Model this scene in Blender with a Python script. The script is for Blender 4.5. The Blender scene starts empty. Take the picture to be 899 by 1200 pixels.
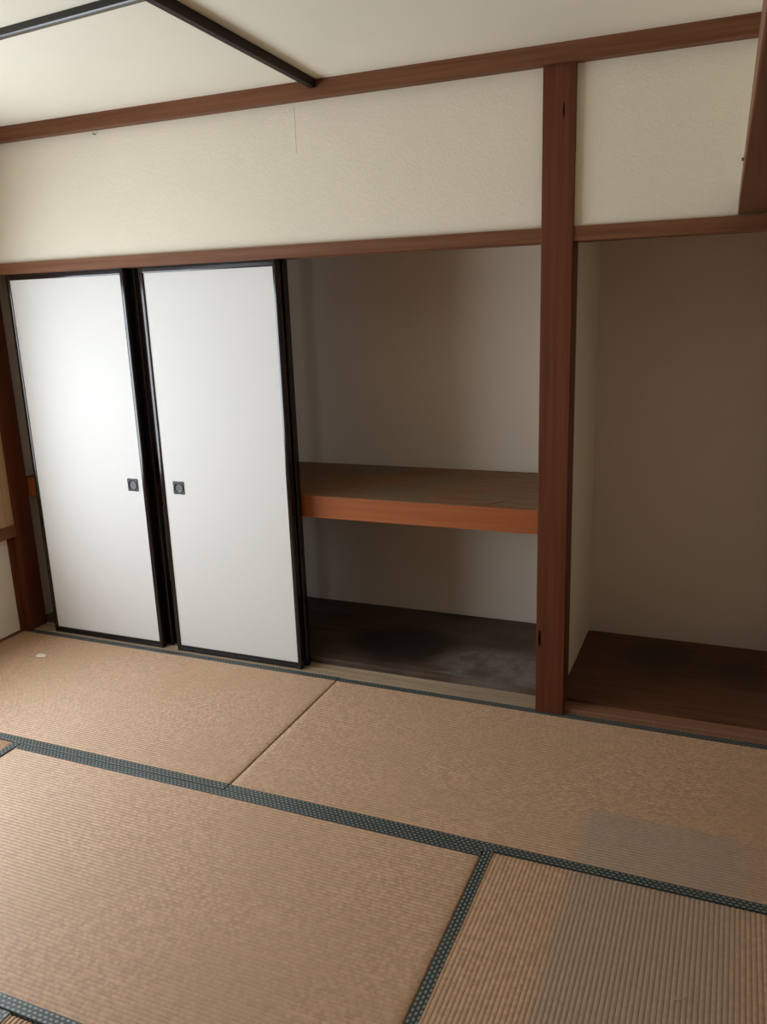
import bpy, bmesh, math, random
from mathutils import Vector, Matrix, noise as mnoise

S = bpy.context.scene
C = S.collection
random.seed(7)

# ------------------------------------------------------------------ camera
cam_d = bpy.data.cameras.new('camera'); cam = bpy.data.objects.new('camera', cam_d); C.objects.link(cam)
CX, CY, CZ = 3.3364, -2.9553, 1.5971
YAW, PITCH, ROLL, FPX = 0.4058, -0.2517, -0.0356, 970.2
fw = Vector((-math.sin(YAW)*math.cos(PITCH), math.cos(YAW)*math.cos(PITCH), math.sin(PITCH)))
rt = Vector((math.cos(YAW), math.sin(YAW), 0)); up = rt.cross(fw)
r2 = math.cos(ROLL)*rt + math.sin(ROLL)*up; u2 = -math.sin(ROLL)*rt + math.cos(ROLL)*up
m = Matrix((r2, u2, -fw)).transposed().to_4x4(); m.translation = (CX, CY, CZ)
cam.matrix_world = m
cam_d.sensor_fit = 'VERTICAL'; cam_d.sensor_height = 36.0; cam_d.lens = FPX/1200*36.0
cam_d.clip_start = 0.05
S.camera = cam

# ------------------------------------------------------------------ sky, window portal, exposure
world = bpy.data.worlds.new('overcast_sky'); S.world = world; world.use_nodes = True
wn = world.node_tree; bg = wn.nodes['Background']
bg.inputs['Color'].default_value = (0.86, 0.95, 1.03, 1); bg.inputs['Strength'].default_value = 11.5   # even overcast sky
# window opening in the left wall (daylight comes in here)
WY0, WY1, WZ0, WZ1 = -2.85, -0.42, 0.57, 1.74
pd = bpy.data.lights.new('window_left_offscreen', 'AREA'); pd.shape = 'RECTANGLE'; pd.size = WZ1-WZ0; pd.size_y = WY1-WY0
pd.cycles.is_portal = True
po = bpy.data.objects.new('window_left_offscreen', pd); C.objects.link(po)
po.location = (-0.10, (WY0+WY1)/2, (WZ0+WZ1)/2); po.rotation_euler = (0, -math.pi/2, 0)
S.view_settings.view_transform = 'Standard'; S.view_settings.look = 'None'
S.view_settings.exposure = 0.08; S.view_settings.gamma = 1.0; S.view_settings.use_curve_mapping = False
S.cycles.max_bounces = 16; S.cycles.diffuse_bounces = 10; S.cycles.glossy_bounces = 6
S.cycles.sample_clamp_indirect = 8.0; S.cycles.caustics_reflective = False; S.cycles.caustics_refractive = False
S.cycles.use_denoising = True

# ------------------------------------------------------------------ material helpers
class NT:
    def __init__(self, name, rough=0.6, spec=0.5):
        self.m = bpy.data.materials.new(name); self.m.use_nodes = True
        self.t = self.m.node_tree; self.b = self.t.nodes['Principled BSDF']
        self.b.inputs['Roughness'].default_value = rough
        self.b.inputs['Specular IOR Level'].default_value = spec
    def n(self, typ, **kw):
        o = self.t.nodes.new(typ)
        for k, v in kw.items(): setattr(o, k, v)
        return o
    def l(self, a, b): self.t.links.new(a, b)
    def put(self, sock, v):
        if isinstance(v, (int, float)): sock.default_value = v
        elif isinstance(v, tuple): sock.default_value = v
        else: self.l(v, sock)
    def math(self, op, a, b=0.0, c=0.0):
        o = self.n('ShaderNodeMath', operation=op)
        self.put(o.inputs[0], a); self.put(o.inputs[1], b); self.put(o.inputs[2], c)
        return o.outputs[0]
    def sstep(self, v, lo, hi):
        o = self.n('ShaderNodeMapRange', interpolation_type='SMOOTHSTEP')
        self.put(o.inputs[0], v); o.inputs[1].default_value = lo; o.inputs[2].default_value = hi
        return o.outputs[0]
    def mix(self, f, a, b, blend='MIX'):
        o = self.n('ShaderNodeMix', data_type='RGBA', blend_type=blend)
        self.put(o.inputs[0], f)
        self.put(o.inputs[6], a if not (isinstance(a, tuple) and len(a) == 3) else a+(1,))
        self.put(o.inputs[7], b if not (isinstance(b, tuple) and len(b) == 3) else b+(1,))
        return o.outputs[2]
    def noise(self, vec, scale, detail=3, rough=0.5):
        o = self.n('ShaderNodeTexNoise'); self.l(vec, o.inputs['Vector'])
        o.inputs['Scale'].default_value = scale; o.inputs['Detail'].default_value = detail; o.inputs['Roughness'].default_value = rough
        return o.outputs['Fac']
    def comb(self, x, y, z=0.0):
        o = self.n('ShaderNodeCombineXYZ')
        for i, v in enumerate((x, y, z)): self.put(o.inputs[i], v)
        return o.outputs[0]
    def sep(self, v):
        o = self.n('ShaderNodeSeparateXYZ'); self.l(v, o.inputs[0]); return o.outputs
    def pos(self): return self.n('ShaderNodeNewGeometry').outputs['Position']
    def uv(self): return self.n('ShaderNodeTexCoord').outputs['UV']
    def scale(self, v, s):
        o = self.n('ShaderNodeVectorMath', operation='MULTIPLY'); self.l(v, o.inputs[0]); o.inputs[1].default_value = s
        return o.outputs[0]
    def bump(self, h, strength=0.3, dist=0.002):
        o = self.n('ShaderNodeBump'); self.l(h, o.inputs['Height'])
        o.inputs['Strength'].default_value = strength; o.inputs['Distance'].default_value = dist
        self.l(o.outputs[0], self.b.inputs['Normal'])
    def col(self, c):
        if isinstance(c, tuple): self.b.inputs['Base Color'].default_value = c+(1,) if len(c) == 3 else c
        else: self.l(c, self.b.inputs['Base Color'])
        return self

def srgb(r, g, b):
    f = lambda v: (v/255/12.92) if v/255 <= 0.04045 else ((v/255+0.055)/1.055)**2.4
    return (f(r), f(g), f(b))

def wood(name, c1, c2, axis, rough=0.5, grain=55, spec=0.2, knots=0.0):
    k = NT(name, rough, spec)
    s = [grain, grain, grain]; s['XYZ'.index(axis)] = grain*0.035
    v = k.scale(k.pos(), tuple(s))
    n1 = k.noise(v, 1.0, 4, 0.6)
    s2 = [6, 6, 6]; s2['XYZ'.index(axis)] = 0.8
    n2 = k.noise(k.scale(k.pos(), tuple(s2)), 1.0, 2)
    f = k.math('ADD', k.math('MULTIPLY', n1, 0.65), k.math('MULTIPLY', n2, 0.35))
    f = k.sstep(f, 0.36, 0.64)
    k.col(k.mix(f, c1, c2))
    k.bump(n1, 0.12, 0.001)
    return k.m

def plaster(name, c, bump=0.24, sc=140):
    k = NT(name, 0.9, 0.15)
    p = k.pos()
    n1 = k.noise(p, sc, 3, 0.6); n2 = k.noise(p, 38, 4, 0.65); n3 = k.noise(p, 2.2, 2)
    k.col(k.mix(k.sstep(n3, 0.3, 0.7), tuple(x*0.965 for x in c), c))
    ridge = k.math('SUBTRACT', 1.0, k.math('MULTIPLY', k.math('ABSOLUTE', k.math('SUBTRACT', n2, 0.5)), 12.0))
    h = k.math('ADD', k.math('MULTIPLY', n1, 0.6), k.math('MULTIPLY', k.math('MAXIMUM', ridge, 0.0), 0.5))
    k.bump(h, bump, 0.0025)
    return k.m

M = {}
M['plaster'] = plaster('cream_wallpaper', (0.73, 0.665, 0.54))
M['far_wall'] = plaster('bounce_dimming_brown', (0.34, 0.24, 0.16), 0.2)  # unseen walls: dark brown put in to cut and warm the bounced light
M['closet_wall'] = plaster('closet_board', (0.66, 0.58, 0.50), 0.08)
M['partition'] = plaster('partition_board', (0.74, 0.69, 0.55), 0.08)
M['lower_wall'] = plaster('lower_wall_paper', (0.73, 0.665, 0.56), 0.15)
M['ceiling'] = plaster('ceiling_paper', (0.83, 0.79, 0.66), 0.06, 60)
RED1, RED2 = (0.125, 0.046, 0.019), (0.185, 0.078, 0.036)
M['woodX'] = wood('cedar_trim_x', RED1, RED2, 'X')
M['woodY'] = wood('cedar_trim_y', RED1, RED2, 'Y')
M['woodZ'] = wood('cedar_trim_z', (0.094, 0.027, 0.011), (0.135, 0.042, 0.018), 'Z', 0.5, 40, 0.18)
M['rail'] = wood('orange_rail', (0.29, 0.085, 0.027), (0.36, 0.112, 0.037), 'X', 0.5, 30)
M['sill'] = wood('pale_sill', (0.30, 0.215, 0.14), (0.40, 0.30, 0.20), 'X', 0.55, 45)
M['sill_red'] = wood('brown_sill', (0.20, 0.10, 0.055), (0.27, 0.145, 0.085), 'X', 0.5, 45)
M['tan'] = wood('tan_window_wood', (0.36, 0.22, 0.115), (0.45, 0.29, 0.155), 'Z', 0.5, 40)
M['batten'] = wood('dark_batten', (0.012, 0.0055, 0.004), (0.024, 0.011, 0.007), 'Y', 0.5, 40, 0.15)
M['batten_x'] = wood('dark_batten_x', (0.008, 0.006, 0.005), (0.014, 0.009, 0.007), 'X', 0.24, 40, 0.5)

k = NT('lacquer', 0.13, 0.5); k.col((0.010, 0.006, 0.006)); M['lacquer'] = k.m
k = NT('sliding_door_paper', 0.75, 0.25)
n = k.noise(k.scale(k.pos(), (30, 30, 300)), 1, 3); n2 = k.noise(k.pos(), 160, 2)
k.col(k.mix(n, (0.66, 0.65, 0.625), (0.70, 0.69, 0.665))); k.bump(n2, 0.06, 0.0008); M['paper'] = k.m
k = NT('dark_metal', 0.5, 0.4); k.b.inputs['Metallic'].default_value = 0.0; k.col((0.045, 0.047, 0.05)); M['pull'] = k.m
k = NT('pull_cup_metal', 0.4, 0.5); k.b.inputs['Metallic'].default_value = 0.0; k.col((0.085, 0.085, 0.088)); M['cup'] = k.m
k = NT('nail_iron', 0.5, 0.4); k.col((0.02, 0.016, 0.013)); M['nail'] = k.m
k = NT('paper_scrap', 0.9, 0.1); k.col((0.70, 0.58, 0.47)); M['scrap'] = k.m
k = NT('dry_rush', 0.8, 0.2); k.col((0.55, 0.43, 0.26)); M['rush'] = k.m

# shelf board: old plywood
k = NT('shelf_plywood', 0.6, 0.35); p = k.pos()
n1 = k.noise(k.scale(p, (3, 45, 45)), 1, 4, 0.6); n2 = k.noise(p, 3.2, 4)
c = k.mix(k.sstep(n1, 0.35, 0.65), (0.17, 0.08, 0.035), (0.235, 0.12, 0.056))
c = k.mix(k.sstep(n2, 0.45, 0.65), c, (0.17, 0.12, 0.075)); k.col(c); k.bump(n1, 0.1, 0.001); M['shelf'] = k.m

# closet floor: dark stained boards with a pale scuffed area
k = NT('closet_floor_board', 0.5, 0.35); p = k.pos(); x, y, z = k.sep(p)
n1 = k.noise(k.scale(p, (3, 30, 30)), 1, 4, 0.6); n2 = k.noise(p, 5.5, 5, 0.6); n3 = k.noise(p, 2.7, 3)
c = k.mix(k.sstep(n1, 0.35, 0.65), (0.060, 0.036, 0.024), (0.092, 0.057, 0.039))
c = k.mix(k.sstep(n3, 0.5, 0.7), c, (0.025, 0.016, 0.012))
# dark mould blot
def blob(k, x, y, cx, cy, rx, ry, wob, lo, hi):
    dx = k.math('DIVIDE', k.math('SUBTRACT', x, cx), rx); dy = k.math('DIVIDE', k.math('SUBTRACT', y, cy), ry)
    d = k.math('SQRT', k.math('ADD', k.math('MULTIPLY', dx, dx), k.math('MULTIPLY', dy, dy)))
    d = k.math('ADD', d, k.math('MULTIPLY', k.math('SUBTRACT', wob, 0.5), 0.9))
    return k.sstep(d, hi, lo)
c = k.mix(k.math('MULTIPLY', blob(k, x, y, 1.98, 0.36, 0.30, 0.24, n2, 0.55, 1.15), 0.85), c, (0.012, 0.008, 0.006))
scuff = blob(k, x, y, 2.47, 0.27, 0.31, 0.20, n2, 0.6, 1.1)
c = k.mix(k.math('MULTIPLY', scuff, k.math('ADD', 0.45, k.math('MULTIPLY', n2, 0.7))), c, (0.155, 0.125, 0.108)); k.col(c)
k.put(k.b.inputs['Roughness'], k.math('ADD', 0.45, k.math('MULTIPLY', n2, 0.3))); k.bump(n1, 0.1, 0.001); M['closet_floor'] = k.m

k = NT('alcove_floor_board', 0.5, 0.35); p = k.pos(); x, y, z = k.sep(p)
n1 = k.noise(k.scale(p, (3, 30, 30)), 1, 4, 0.6); n2 = k.noise(p, 7, 5, 0.65)
c = k.mix(k.sstep(n1, 0.35, 0.65), (0.078, 0.030, 0.012), (0.115, 0.047, 0.020))
c = k.mix(k.math('MULTIPLY', blob(k, x, y, 3.12, 0.58, 0.24, 0.20, n2, 0.3, 1.2), 0.8), c, (0.03, 0.017, 0.011))
c = k.mix(k.math('MULTIPLY', blob(k, x, y, 3.42, 0.52, 0.16, 0.17, n2, 0.3, 1.2), 0.7), c, (0.03, 0.017, 0.011))
k.col(c); k.bump(n1, 0.1, 0.001); M['alcove_floor'] = k.m

# tatami facing: UV.x runs along the ribs (metres), UV.y across them (metres)
PITCH_R = 0.0125
def tatami(name, tint, fade=False, worn=0.5):
    k = NT(name, 0.46, 0.45)
    u, v, _ = k.sep(k.uv()); p = k.pos(); x, y, z = k.sep(p)
    rib = k.math('FLOOR', k.math('DIVIDE', v, PITCH_R))
    seg = k.noise(k.comb(k.math('MULTIPLY', u, 58.0), k.math('MULTIPLY', rib, 7.31)), 1.0, 2, 0.6)
    fine = k.noise(k.comb(k.math('MULTIPLY', u, 420.0), k.math('MULTIPLY', rib, 3.7)), 1.0, 1)
    big = k.noise(p, 2.4, 3); spot = k.noise(p, 16, 4, 0.6)
    a = tuple(t*0.86 for t in tint); b = tuple(t*1.13 for t in tint)
    c = k.mix(k.sstep(seg, 0.34, 0.66), a, b)
    c = k.mix(k.math('MULTIPLY', k.sstep(fine, 0.66, 0.80), 0.35), c, (0.62, 0.52, 0.38))
    c = k.mix(k.math('MULTIPLY', k.sstep(big, 0.40, 0.68), 0.55), c, (tint[0]*0.92, tint[1]*0.95, tint[2]*0.86))
    c = k.mix(k.math('MULTIPLY', k.sstep(spot, 0.62, 0.78), 0.25*worn*2), c, (tint[0]*1.25, tint[1]*1.25, tint[2]*1.2))
    h = k.math('ADD', k.math('MULTIPLY', fine, 0.5), k.math('MULTIPLY', seg, 0.7))
    if fade:
        wob = k.math('MULTIPLY', k.math('SUBTRACT', k.noise(p, 18, 4, 0.6), 0.5), 0.05)
        xs, ys = k.math('ADD', x, wob), k.math('ADD', y, wob)
        f = k.math('MULTIPLY', k.sstep(xs, 2.96, 3.02), k.sstep(ys, -0.555, -0.605))
        r = k.math('MULTIPLY', k.sstep(xs, 3.62, 3.36), 1.0)
        f = k.math('MULTIPLY', f, r)
        c = k.mix(k.math('MULTIPLY', f, 0.62), c, (0.31, 0.25, 0.19))
        ln = k.math('MULTIPLY', k.sstep(k.math('ABSOLUTE', k.math('ADD', y, 0.585)), 0.012, 0.0), k.math('MULTIPLY', k.sstep(x, 2.99, 3.02), k.sstep(x, 3.45, 3.42)))
        h = k.math('SUBTRACT', h, k.math('MULTIPLY', ln, 2.5))
    k.col(c); k.bump(h, 0.35, 0.0012)
    return k.m
TINT = (0.45, 0.28, 0.17)
M['tatami'] = tatami('rush_facing', TINT)
M['tatami_fade'] = tatami('rush_facing_faded', TINT, True)

# tatami border cloth: dark green with staggered pale ovals
k = NT('border_cloth', 0.42, 0.5)
u, v, _ = k.sep(k.uv()); P_, Q_ = 0.0165, 0.0108
row = k.math('FLOOR', k.math('DIVIDE', v, Q_))
uu = k.math('ADD', k.math('DIVIDE', u, P_), k.math('MULTIPLY', k.math('MODULO', row, 2.0), 0.5))
du = k.math('MULTIPLY', k.math('SUBTRACT', k.math('FRACT', uu), 0.5), P_/0.0056)
dv = k.math('MULTIPLY', k.math('SUBTRACT', k.math('FRACT', k.math('DIVIDE', v, Q_)), 0.5), Q_/0.0031)
d = k.math('SQRT', k.math('ADD', k.math('MULTIPLY', du, du), k.math('MULTIPLY', dv, dv)))
dot = k.sstep(d, 1.15, 0.75)
k.col(k.mix(dot, (0.022, 0.030, 0.028), (0.20, 0.225, 0.20)))
k.bump(k.noise(k.pos(), 900, 1), 0.2, 0.0005); M['border'] = k.m
k = NT('straw_core', 0.9, 0.1); k.col((0.16, 0.115, 0.06)); M['straw'] = k.m

# window pane (frosted lower half is out of frame: plain clear sheet)
k = NT('window_glass', 0.05)
tr = k.n('ShaderNodeBsdfTransparent'); gl = k.n('ShaderNodeBsdfGlossy'); gl.inputs['Roughness'].default_value = 0.03
mx = k.n('ShaderNodeMixShader'); mx.inputs[0].default_value = 0.06
k.l(tr.outputs[0], mx.inputs[1]); k.l(gl.outputs[0], mx.inputs[2]); k.l(mx.outputs[0], k.t.nodes['Material Output'].inputs['Surface'])
M['glass'] = k.m

# ------------------------------------------------------------------ mesh helpers
def link(name, bm, mat, parent=None, smooth=False):
    me = bpy.data.meshes.new(name); bm.to_mesh(me); bm.free()
    if smooth:
        for f in me.polygons: f.use_smooth = True
    me.materials.append(M[mat]); o = bpy.data.objects.new(name, me); C.objects.link(o)
    if parent:
        o.parent = parent
        o.location = -Vector(parent.get('base', (0, 0, 0)))
    return o
def box_bm(bm, x0, x1, y0, y1, z0, z1, bev=0.0):
    r = bmesh.ops.create_cube(bm, size=1)
    bmesh.ops.scale(bm, vec=(x1-x0, y1-y0, z1-z0), verts=r['verts'])
    bmesh.ops.translate(bm, vec=((x0+x1)/2, (y0+y1)/2, (z0+z1)/2), verts=r['verts'])
    if bev > 0:
        es = list({e for v in r['verts'] for e in v.link_edges})
        bmesh.ops.bevel(bm, geom=es, offset=bev, segments=2, affect='EDGES', profile=0.5)
    return bm
def box(name, mat, b, parent=None, bev=0.0):
    return link(name, box_bm(bmesh.new(), *b, bev=bev), mat, parent)
def extrude_poly(bm, pts, f0, f1):
    """pts: outline (a, b); f0/f1 map (a, b) to 3-D at the two ends"""
    A = [bm.verts.new(f0(a, b)) for a, b in pts]; B = [bm.verts.new(f1(a, b)) for a, b in pts]
    n = len(pts)
    for i in range(n): bm.faces.new((A[i], A[(i+1) % n], B[(i+1) % n], B[i]))
    bm.faces.new(A[::-1]); bm.faces.new(B)
    bmesh.ops.recalc_face_normals(bm, faces=bm.faces)
    return bm
def struct(o, label, cat):
    o['kind'] = 'structure'; o['label'] = label; o['category'] = cat; return o
def thing(name, label, cat, loc, group=None):
    o = bpy.data.objects.new(name, None); C.objects.link(o); o.location = loc; o['base'] = tuple(loc)
    o.empty_display_size = 0.1
    o['label'] = label; o['category'] = cat; o['kind'] = 'thing'
    if group: o['group'] = group
    return o
def tag(o, label, cat, group=None):
    o['label'] = label; o['category'] = cat
    if group: o['group'] = group
    return o

# ------------------------------------------------------------------ room shell
CEIL = 2.372; XR = 3.72; YB = -3.68; BACKY = 0.82; XL = 0.02
struct(box('floor', 'straw', (-0.2, XR+0.1, YB-0.1, 1.0, -0.09, -0.035)), 'bare underfloor below the tatami mats', 'floor')
struct(box('ceiling', 'ceiling', (-0.2, XR+0.1, YB-0.1, 1.0, CEIL, CEIL+0.06)), 'cream papered ceiling divided by dark battens', 'ceiling')
# plaster above the closet
PX0, PX1 = 2.689, 2.797
struct(box('wall_back', 'plaster', (0.0, PX0+0.01, 0.022, 0.10, 1.80, CEIL)), 'cream textured wallpaper band above the closet opening', 'wall')
struct(box('wall_back_right', 'plaster', (PX1-0.01, XR, 0.022, 0.10, 1.80, CEIL)), 'cream textured wallpaper panel above the alcove', 'wall')
# closet and alcove shells
struct(box('wall_closet_back', 'closet_wall', (-0.1, XR+0.1, BACKY, BACKY+0.06, -0.03, CEIL)), 'plain board wall at the back of the closet and alcove', 'wall')
struct(box('wall_closet_left', 'closet_wall', (-0.1, 0.035, 0.105, BACKY, -0.03, CEIL)), 'plain board wall at the closet left end', 'wall')
struct(box('wall_partition', 'partition', (2.728, 2.765, 0.105, BACKY+0.01, -0.03, CEIL)), 'pale partition board between closet and alcove', 'wall')
struct(box('wall_alcove_right', 'closet_wall', (3.63, XR+0.1, 0.0, BACKY, -0.03, CEIL)), 'plain board wall closing the alcove', 'wall')
struct(box('ceiling_closet', 'closet_wall', (0.0, XR, 0.10, BACKY, 1.86, 1.90)), 'plain closet ceiling board', 'ceiling')
struct(box('wall_right', 'far_wall', (XR, XR+0.08, YB, 0.0, -0.03, CEIL)), 'unseen right wall, brown put in to dim bounced light', 'wall')
struct(box('wall_front', 'far_wall', (-0.1, XR+0.1, YB-0.08, YB, -0.03, CEIL)), 'unseen wall opposite the closet, brown put in to dim bounced light', 'wall')

# left wall with the window opening
bm = bmesh.new()
box_bm(bm, -0.10, XL, YB, 0.105, -0.03, WZ0-0.05); box_bm(bm, -0.10, XL, YB, 0.105, WZ1+0.03, CEIL)
box_bm(bm, -0.10, XL, YB, WY0-0.03, WZ0-0.05, WZ1+0.03); box_bm(bm, -0.10, XL, WY1+0.03, 0.105, WZ0-0.05, WZ1+0.03)
struct(link('wall_left', bm, 'lower_wall'), 'pale papered wall with the window, below and above its wooden frame', 'wall')
w = thing('window_1', 'tan wooden window frame above the pale lower left wall', 'window', (XL, (WY0+WY1)/2, WZ0)); w['kind'] = 'structure'
box('window_frame', 'tan', (-0.09, 0.055, WY1, 0.004, WZ0-0.02, WZ1+0.04), w, 0.003)
box('window_frame', 'tan', (-0.09, 0.055, WY0-0.05, WY0, WZ0-0.02, WZ1+0.04), w, 0.003)
box('window_frame', 'tan', (-0.09, 0.055, WY0, WY1, WZ1, WZ1+0.04), w, 0.003)
box('window_sill', 'woodY', (-0.09, 0.062, WY0-0.05, 0.003, WZ0-0.062, WZ0-0.0), w, 0.003)
box('frame_bead', 'tan', (0.055, 0.059, -0.045, -0.012, WZ0+0.012, WZ1), w, 0.001)
ym = (WY0+WY1)/2
for a, b, xo in ((WY0, ym+0.02, -0.06), (ym-0.02, WY1, -0.03)):
    s = box('sash', 'tan', (xo-0.012, xo+0.012, a, a+0.04, WZ0, WZ1), w)
    box('sash', 'tan', (xo-0.012, xo+0.012, b-0.04, b, WZ0, WZ1), w)
    box('sash', 'tan', (xo-0.012, xo+0.012, a+0.04, b-0.04, WZ0, WZ0+0.045), w)
    box('sash', 'tan', (xo-0.012, xo+0.012, a+0.04, b-0.04, WZ1-0.04, WZ1), w)
    box('pane', 'glass', (xo-0.002, xo+0.002, a+0.038, b-0.038, WZ0+0.043, WZ1-0.038), w)
o = box('trim_corner', 'woodZ', (XL-0.01, XL+0.006, -0.030, 0.002, -0.02, WZ0-0.06)); o.name = 'trim_1'
struct(o, 'narrow brown strip where the lower left wall meets the dark post', 'trim')
struct(box('baseboard_left', 'woodY', (XL-0.01, XL+0.004, YB, -0.03, -0.03, 0.012)), 'thin brown strip at the foot of the left wall', 'baseboard')

# posts
def carve(o, outlines, f0, f1):
    """cut real recesses into a mesh object (outline extruded from f0 to f1)"""
    for pts in outlines:
        cb = extrude_poly(bmesh.new(), pts, f0, f1); me = bpy.data.meshes.new('cutter'); cb.to_mesh(me); cb.free()
        cut = bpy.data.objects.new('cutter', me); C.objects.link(cut)
        cut.location = o.location + (o.parent.location if o.parent else Vector())
        md = o.modifiers.new('cut', 'BOOLEAN'); md.operation = 'DIFFERENCE'; md.object = cut; md.solver = 'EXACT'
        bpy.context.view_layer.update()
        new = bpy.data.meshes.new_from_object(o.evaluated_get(bpy.context.evaluated_depsgraph_get()))
        o.modifiers.clear(); o.data = new; bpy.data.objects.remove(cut)
def slit(x, z0, z1, w):
    h = z1-z0
    return [(x, z0), (x+w*0.5, z0+h*0.2), (x+w*0.45, z0+h*0.8), (x, z1), (x-w*0.45, z0+h*0.7), (x-w*0.5, z0+h*0.3)]
post = thing('trim_2', 'reddish brown wooden post between the closet and the alcove', 'post', (0.5*(PX0+PX1), 0.05, -0.02)); post['kind'] = 'structure'
shaft = box('post_shaft', 'woodZ', (PX0, PX1, 0.0, 0.108, -0.02, CEIL), post, 0.002)
carve(shaft, [slit(2.759, 2.148, 2.202, 0.0055), slit(2.7025, 0.272, 0.347, 0.010)], lambda a, b: (a, -0.01, b), lambda a, b: (a, 0.03, b))
o = box('trim_3', 'woodZ', (XL-0.04, 0.066, 0.0, 0.108, -0.02, CEIL), None, 0.002)
struct(o, 'dark reddish corner post beside the left wall', 'post')

# kamoi (grooved lintel), right lintel, sill, ceiling rim
G = [(0.027, 0.062), (0.070, 0.105)]      # grooves (Y ranges)
def kam(x0, x1, name, label, grooves=True, y0=0.002):
    pts = [(y0, 1.8125), (y0, 1.7665), (y0+0.0025, 1.764)]
    if grooves:
        for a, b in G: pts += [(a, 1.764), (a, 1.779), (b, 1.779), (b, 1.764)]
    pts += [(0.115, 1.764), (0.115, 1.8125)]
    bm = extrude_poly(bmesh.new(), pts, lambda a, b: (x0, a, b), lambda a, b: (x1, a, b))
    return struct(link(name, bm, 'woodX'), label, 'lintel')
kam(0.062, PX0+0.004, 'trim_4', 'brown grooved lintel above the sliding closet doors')
kam(PX1-0.004, XR-0.02, 'trim_5', 'brown lintel over the alcove opening', False, 0.006)
SY = 0.020
pts = [(SY, -0.03), (SY, 0.005)]
for a, b in ((0.0275, 0.0615), (0.0705, 0.1045)): pts += [(a, 0.005), (a, 0.0025), (b, 0.0025), (b, 0.005)]
pts += [(0.118, 0.005), (0.118, -0.03)]
bm = extrude_poly(bmesh.new(), pts, lambda a, b: (0.062, a, b), lambda a, b: (PX0+0.004, a, b))
struct(link('trim_6', bm, 'sill'), 'pale wooden sill with two door grooves along the closet front', 'sill')
bm = box_bm(bmesh.new(), PX1-0.004, XR-0.02, SY, 0.090, -0.03, 0.020, 0.004)
struct(link('trim_7', bm, 'sill_red'), 'brown wooden sill along the alcove front', 'sill')
pts = [(-0.020, CEIL), (-0.020, 2.3165), (-0.017, 2.3135), (0.03, 2.3135), (0.03, CEIL)]
bm = extrude_poly(bmesh.new(), pts, lambda a, b: (XL, a, b), lambda a, b: (3.352, a, b))
struct(link('trim_8', bm, 'woodX'), 'brown moulding where the back wall meets the ceiling', 'trim')
struct(box('trim_9', 'woodY', (XL-0.02, XL+0.045, YB, -0.02, 2.3135, CEIL)), 'brown moulding where the left wall meets the ceiling', 'trim')

# closet floors
cf = struct(box('floor_closet', 'closet_floor', (0.03, 2.73, 0.116, 0.806, -0.03, 0.034)), 'dark stained closet floor with a pale scuffed patch', 'floor')
af = struct(box('floor_alcove', 'alcove_floor', (2.764, 3.65, 0.088, 0.806, -0.03, 0.032)), 'dark brown stained alcove floor', 'floor')

# thin lifted veneer sheet on the closet floor
k = NT('veneer_scuffed', 0.55, 0.3); p = k.pos(); n2 = k.noise(p, 9, 5, 0.65); n1 = k.noise(k.scale(p, (3, 40, 40)), 1, 4)
c = k.mix(k.sstep(n2, 0.35, 0.65), (0.085, 0.064, 0.054), (0.19, 0.16, 0.14)); k.col(k.mix(k.math('MULTIPLY', n1, 0.5), c, (0.07, 0.05, 0.04))); M['veneer'] = k.m
bm = bmesh.new()
pp = [(2.185, 0.140), (2.60, 0.122), (2.728, 0.122), (2.728, 0.395), (2.60, 0.398), (2.45, 0.402), (2.316, 0.400), (2.268, 0.345), (2.285, 0.285), (2.335, 0.215), (2.30, 0.165)]
extrude_poly(bm, pp, lambda a, b: (a, b, 0.0335), lambda a, b: (a, b, 0.0358)); link('veneer_sheet', bm, 'veneer', cf)
# wallpaper seam and lifted paper edge
wb = bpy.data.objects['wall_back']; wr = bpy.data.objects['wall_back_right']
box('paper_seam', 'plaster', (1.7505, 1.7535, 0.0212, 0.023, 2.14, 2.30), wb)
bm = bmesh.new()
pp = [(3.3425, 2.215), (3.336, 2.150), (3.324, 2.060), (3.3125, 1.985), (3.3105, 1.985), (3.3205, 2.060), (3.333, 2.150), (3.3405, 2.215)]
extrude_poly(bm, pp, lambda a, b: (a, 0.0190, b), lambda a, b: (a, 0.023, b)); link('paper_edge', bm, 'plaster', wr)
# dark ceiling battens
def bar(name, mat, p0, p1, w, z0, z1, label):
    p0, p1 = Vector(p0), Vector(p1); d = (p1-p0).normalized(); s = Vector((-d.y, d.x))*(w/2)
    bm = bmesh.new()
    pts = [(-1, z1), (-1, z0+0.004), (-0.8, z0), (0.8, z0), (1, z0+0.004), (1, z1)]
    extrude_poly(bm, pts, lambda a, b: (p0.x+s.x*a, p0.y+s.y*a, b), lambda a, b: (p1.x+s.x*a, p1.y+s.y*a, b))
    return struct(link(name, bm, mat), label, 'batten')
bar('trim_10', 'batten', (1.857, -0.024), (1.857+0.058*3.6, -3.62), 0.027, 2.343, CEIL+0.002, 'dark brown ceiling batten running out from the back wall moulding')
bar('trim_11', 'batten_x', (0.06, -0.83), (1.90, -1.012), 0.022, 2.350, CEIL+0.002, 'dark glossy ceiling batten meeting the long batten near its middle')

# beam and hanging wall running towards the viewer at the right
BA = math.radians(0.85)
def skew(o): 
    o.matrix_world = Matrix.Translation((3.307, 0, 0)) @ Matrix.Rotation(BA, 4, 'Z') @ Matrix.Translation((-3.307, 0, 0))
    return o
b = box('trim_12', 'woodY', (3.307, 3.420, -3.6, 0.020, 1.816, 1.868), None, 0.003); skew(b)
struct(b, 'brown beam jutting out from the back wall above the alcove lintel', 'beam')
hw = box('wall_hanging', 'plaster', (3.346, 3.395, -3.6, 0.03, 1.860, CEIL)); skew(hw)
struct(hw, 'cream papered hanging wall above the brown beam', 'wall')

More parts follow.
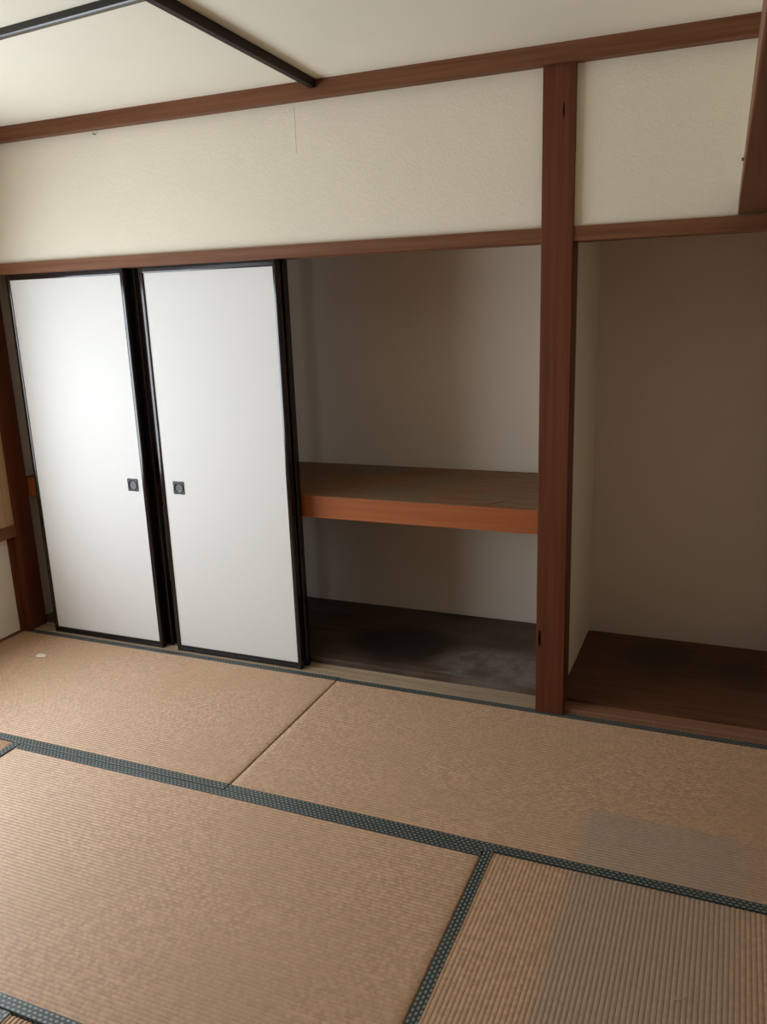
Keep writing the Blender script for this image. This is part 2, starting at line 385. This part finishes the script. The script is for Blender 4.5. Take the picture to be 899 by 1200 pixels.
# ------------------------------------------------------------------ sliding closet doors
def stile_bm(bm, a0, a1, l0, l1, y0, y1, vertical):
    """frame member: width a0..a1, length l0..l1, rounded front crown at y0"""
    b_ = min(0.0055, (a1-a0)*0.25)
    pts = [(a0, y0+b_*0.8), (a0+b_*0.3, y0+b_*0.28), (a0+b_, y0+0.0003), ((a0+a1)/2, y0), (a1-b_, y0+0.0003), (a1-b_*0.3, y0+b_*0.28), (a1, y0+b_*0.8)]
    pts += [(a1, y1), (a0, y1)]
    if vertical: return extrude_poly(bm, pts, lambda a, b: (a, b, l0), lambda a, b: (a, b, l1))
    return extrude_poly(bm, pts, lambda a, b: (l0, b, a), lambda a, b: (l1, b, a))
def pull(door, x, z, y, s=0.031):
    n = 40; bm = bmesh.new(); outer = []
    for i in range(n):
        t = 2*math.pi*i/n; c, sn = math.cos(t), math.sin(t)
        rr = s/max(abs(c), abs(sn)); k_ = 4*((t/(math.pi/2)+0.5) % 1-0.5)**2     # 0 mid-side .. 1 corner
        rr = min(rr, s*1.30)*(0.93+0.07*k_)
        outer.append((rr*c, rr*sn))
    rings = [(1.0, 0.0, outer), (0.97, -0.004, outer)]
    def ring(pts, yy, f=1.0): return [bm.verts.new((x+p[0]*f, yy, z+p[1]*f)) for p in pts]
    circ = [(math.cos(2*math.pi*i/n), math.sin(2*math.pi*i/n)) for i in range(n)]
    R = [ring(outer, y+0.001), ring(outer, y-0.0022), ring(outer, y-0.0032, 0.94),
         ring(circ, y-0.0034, 0.0245), ring(circ, y-0.0062, 0.0235), ring(circ, y-0.0062, 0.0215), ring(circ, y-0.0010, 0.0205)]
    for A, B in zip(R, R[1:]):
        for i in range(n): bm.faces.new((A[i], A[(i+1) % n], B[(i+1) % n], B[i]))
    bmesh.ops.recalc_face_normals(bm, faces=bm.faces)
    pl = link('door_pull', bm, 'pull', door)
    bm = bmesh.new(); c0 = [bm.verts.new((x+a*0.0207, y-0.0012, z+b*0.0207)) for a, b in circ]
    c1 = [bm.verts.new((x+a*0.016, y-0.0004, z+b*0.016)) for a, b in circ]
    for i in range(n): bm.faces.new((c0[i], c0[(i+1) % n], c1[(i+1) % n], c1[i]))
    bm.faces.new(c1)
    bmesh.ops.recalc_face_normals(bm, faces=bm.faces)
    cup = link('pull_cup', bm, 'cup'); cup.parent = pl
def fusuma(label, x0, x1, y0, pullx, pull_z=0.805, thick=0.029, w=0.021):
    z0, z1 = 0.0030, 1.774
    d = thing('sliding_screen', label, 'sliding door', ((x0+x1)/2, y0+thick/2, z0), 'sliding closet doors')
    y1 = y0+thick
    for a in ((x0, x0+w), (x1-w, x1)):
        link('stile', stile_bm(bmesh.new(), a[0], a[1], z0, z1, y0, y1, True), 'lacquer', d, False)
    link('rail', stile_bm(bmesh.new(), z0, z0+0.030, x0+w-0.003, x1-w+0.003, y0+0.001, y1-0.001, False), 'lacquer', d)
    link('rail', stile_bm(bmesh.new(), z1-0.036, z1, x0+w-0.003, x1-w+0.003, y0+0.001, y1-0.001, False), 'lacquer', d)
    box('paper_panel', 'paper', (x0+w-0.004, x1-w+0.004, y0+0.0055, y1-0.0055, z0+0.027, z1-0.033), d)
    if pullx: pull(d, pullx, pull_z, y0+0.0055)
    return d
D1, D2 = (0.197, 0.873), (0.956, 1.630)
fusuma('white papered sliding door in black frame beside the dark corner post', *D1, 0.030, 0.796)
fusuma('white papered sliding door in black frame beside the open shelf', *D2, 0.030, 1.052)
fusuma('black framed sliding door stacked behind the white door by the corner post', D1[0]+0.010, D1[1]+0.026, 0.073, None, w=0.042)
fusuma('black framed sliding door stacked behind the white door by the open shelf', D2[0]+0.006, D2[1]+0.009, 0.073, None, w=0.027)

# ------------------------------------------------------------------ closet shelf
sh = thing('closet_shelf', 'wide wooden closet shelf with orange front rail behind the doors', 'shelf', (1.4, 0.46, 0.69))
tilt = 0.012/2.6
bm = box_bm(bmesh.new(), 0.03, 2.732, 0.118, 0.150, 0.6900, 0.7850, 0.0015); link('front_rail', bm, 'rail', sh)
board = box('shelf_board', 'shelf', (0.03, 2.732, 0.124, 0.806, 0.770, 0.7865), sh)
# open split in the board
pp = [(2.446, 0.162), (2.462, 0.182), (2.485, 0.208), (2.523, 0.242), (2.489, 0.200), (2.468, 0.170)]
carve(board, [pp], lambda a, b: (a, b, 0.774), lambda a, b: (a, b, 0.80))

# ------------------------------------------------------------------ tatami mats
def tatami_mat(label, x0, x1, y0, y1, along, surf, top=0.0, seed=0, bsides=(1, 1), bw=0.034, rh=0.0040):
    """along: axis of the ribs and the cloth borders ('X' or 'Y')"""
    t = thing('tatami_mat', label, 'tatami mat', ((x0+x1)/2, (y0+y1)/2, -0.035), 'tatami mats covering the floor')
    g = 0.0012
    x0 += g; x1 -= g; y0 += g; y1 -= g
    if along == 'X': L0, L1, W0, W1 = x0, x1, y0, y1
    else: L0, L1, W0, W1 = y0, y1, x0, x1
    P = (lambda l, w_, z: (l, w_, z)) if along == 'X' else (lambda l, w_, z: (w_, l, z))
    box('straw_core', 'straw', (x0, x1, y0, y1, -0.035, top-0.0082), t)
    bm = bmesh.new(); uvl = bm.loops.layers.uv.new('UVMap')
    a, b = W0+bw*0.5, W1-bw*0.5
    nr = round((b-a)/PITCH_R); SEG = 8; NL = 22
    ws = []
    for r in range(nr):
        for s in range(SEG): ws.append(((r+s/SEG), abs(math.sin(math.pi*s/SEG))**0.55))
    ws.append((nr, 0.0))
    lens = [0, 0.0018, 0.005]+[0.03+(L1-L0-0.06)*i/(NL-1) for i in range(NL)]+[L1-L0-0.005, L1-L0-0.0018, L1-L0]
    rows = []
    for li, l in enumerate(lens):
        edge = {0: -0.005, 1: -0.0016, 2: 0.0}.get(min(li, len(lens)-1-li), 0.0)
        row = []
        for k_, h in ws:
            wv = a+(b-a)*k_/nr
            wob = 0.0012*mnoise.noise(Vector((l*3+seed*9.1, wv*3, seed*3.3)))
            row.append(bm.verts.new(P(L0+l, wv, top-0.0006-rh+rh*h+wob+edge)))
        rows.append(row)
    for i in range(len(rows)-1):
        for j in range(len(ws)-1):
            f = bm.faces.new((rows[i][j], rows[i+1][j], rows[i+1][j+1], rows[i][j+1])); f.smooth = True
            for lp, (ii, jj) in zip(f.loops, ((i, j), (i+1, j), (i+1, j+1), (i, j+1))):
                lp[uvl].uv = (lens[ii]+seed*3.7, (ws[jj][0]+(0.02 if jj == j else -0.02))*PITCH_R+seed*1.0*PITCH_R*97)
    if along == 'Y': bmesh.ops.reverse_faces(bm, faces=bm.faces)
    link('rush_facing', bm, surf, t)
    for side, on in zip((0, 1), bsides):
        if not on: continue
        e, d_ = (W0, 1) if side == 0 else (W1, -1)
        prof = [(0.0, -0.030), (0.0, -0.0012), (0.0012, 0.0), (bw-0.001, 0.0004), (bw, -0.0008), (bw, -0.004)]
        bm = bmesh.new(); uvl = bm.loops.layers.uv.new('UVMap')
        dist = [0]
        for q0, q1 in zip(prof, prof[1:]): dist.append(dist[-1]+math.hypot(q1[0]-q0[0], q1[1]-q0[1]))
        NB = 24; rows = []
        for i in range(NB+1):
            l = (L1-L0)*i/NB
            wb = 0.0010*mnoise.noise(Vector((l*5+seed, side*4.0, 1.7)))
            rows.append(([bm.verts.new(P(L0+l, e+d_*q[0]+(wb if q[0] > bw*0.9 else 0), top+q[1]+0.0003)) for q in prof], l))
        for i in range(NB):
            for j in range(len(prof)-1):
                (r0, l0), (r1, l1) = rows[i], rows[i+1]
                f = bm.faces.new((r0[j], r1[j], r1[j+1], r0[j+1]))
                for lp, (ll, jj) in zip(f.loops, ((l0, j), (l1, j), (l1, j+1), (l0, j+1))):
                    lp[uvl].uv = (ll, dist[jj]-0.0293+0.0002)
        bmesh.ops.recalc_face_normals(bm, faces=bm.faces)
        up_ = sum(f.normal.z for f in bm.faces)
        if up_ < 0: bmesh.ops.reverse_faces(bm, faces=bm.faces)
        link('cloth_border', bm, 'border', t)
    return t
Y1, Y2 = -0.888, -1.843
ML, MR, MS = 0.906, 2.734, 1.82
tatami_mat('worn tan tatami mat lying in front of the white sliding doors', XL, MS, Y1, SY, 'X', 'tatami', 0.0012, 1)
tatami_mat('tan tatami mat with a pale worn dent in front of the post and alcove', MS, XR, Y1, SY, 'X', 'tatami_fade', -0.0006, 2)
tatami_mat('tan tatami mat with fine lengthwise ribs between two dark green borders', ML, MR, Y2, Y1, 'X', 'tatami', 0.0, 3)
tatami_mat('sunlit sliver of tatami mat lying against the left wall', XL, ML, Y1-1.86, Y1, 'Y', 'tatami', 0.001, 4)
tatami_mat('tatami mat with coarse ribs and a greyish faded area past a dark border', MR, XR, Y1-1.86, Y1, 'Y', 'tatami_fade', 0.0, 5, bw=0.030, rh=0.0014)
tatami_mat('corner of a tatami mat abutting the dotted border of the middle mat', 1.822, MR, Y2-1.82, Y2, 'Y', 'tatami', -0.002, 6)

# ------------------------------------------------------------------ small things
bm = bmesh.new()
pp = [(0.328, -0.222), (0.345, -0.212), (0.382, -0.222), (0.388, -0.236), (0.360, -0.250), (0.336, -0.246)]
extrude_poly(bm, pp, lambda a, b: (a, b, 0.0010), lambda a, b: (a, b, 0.0032))
tag(link('paper_scrap', bm, 'scrap'), 'tiny pale scrap on the mat before the corner post', 'scrap')
def tube(name, pts, r, mat):
    cu = bpy.data.curves.new(name, 'CURVE'); cu.dimensions = '3D'; cu.bevel_depth = r; cu.bevel_resolution = 2; cu.use_fill_caps = True
    sp = cu.splines.new('POLY'); sp.points.add(len(pts)-1)
    for q, c_ in zip(sp.points, pts): q.co = (*c_, 1)
    o = bpy.data.objects.new(name, cu)
    me = bpy.data.meshes.new_from_object(o); me.name = name; bpy.data.objects.remove(o)
    o = bpy.data.objects.new(name, me); C.objects.link(o); me.materials.append(M[mat]); return o
tag(tube('rush_strand', [(3.295, -1.262, 0.001), (3.312, -1.257, 0.004), (3.323, -1.246, 0.004), (3.326, -1.232, 0.001)], 0.0009, 'rush'),
    'loose rush strand lying on the faded tatami mat', 'strand')
tag(tube('nail', [(3.312, 0.026, 1.980), (3.3115, 0.012, 1.979), (3.311, 0.010, 1.972)], 0.0035, 'nail'), 'small dark nail in the wallpaper beside the jutting beam', 'nail')
tag(tube('nail', [(0.817, 0.024, 2.300), (0.817, 0.008, 2.299), (0.817, 0.006, 2.304)], 0.002, 'nail'), 'small nail just below the ceiling moulding', 'nail')
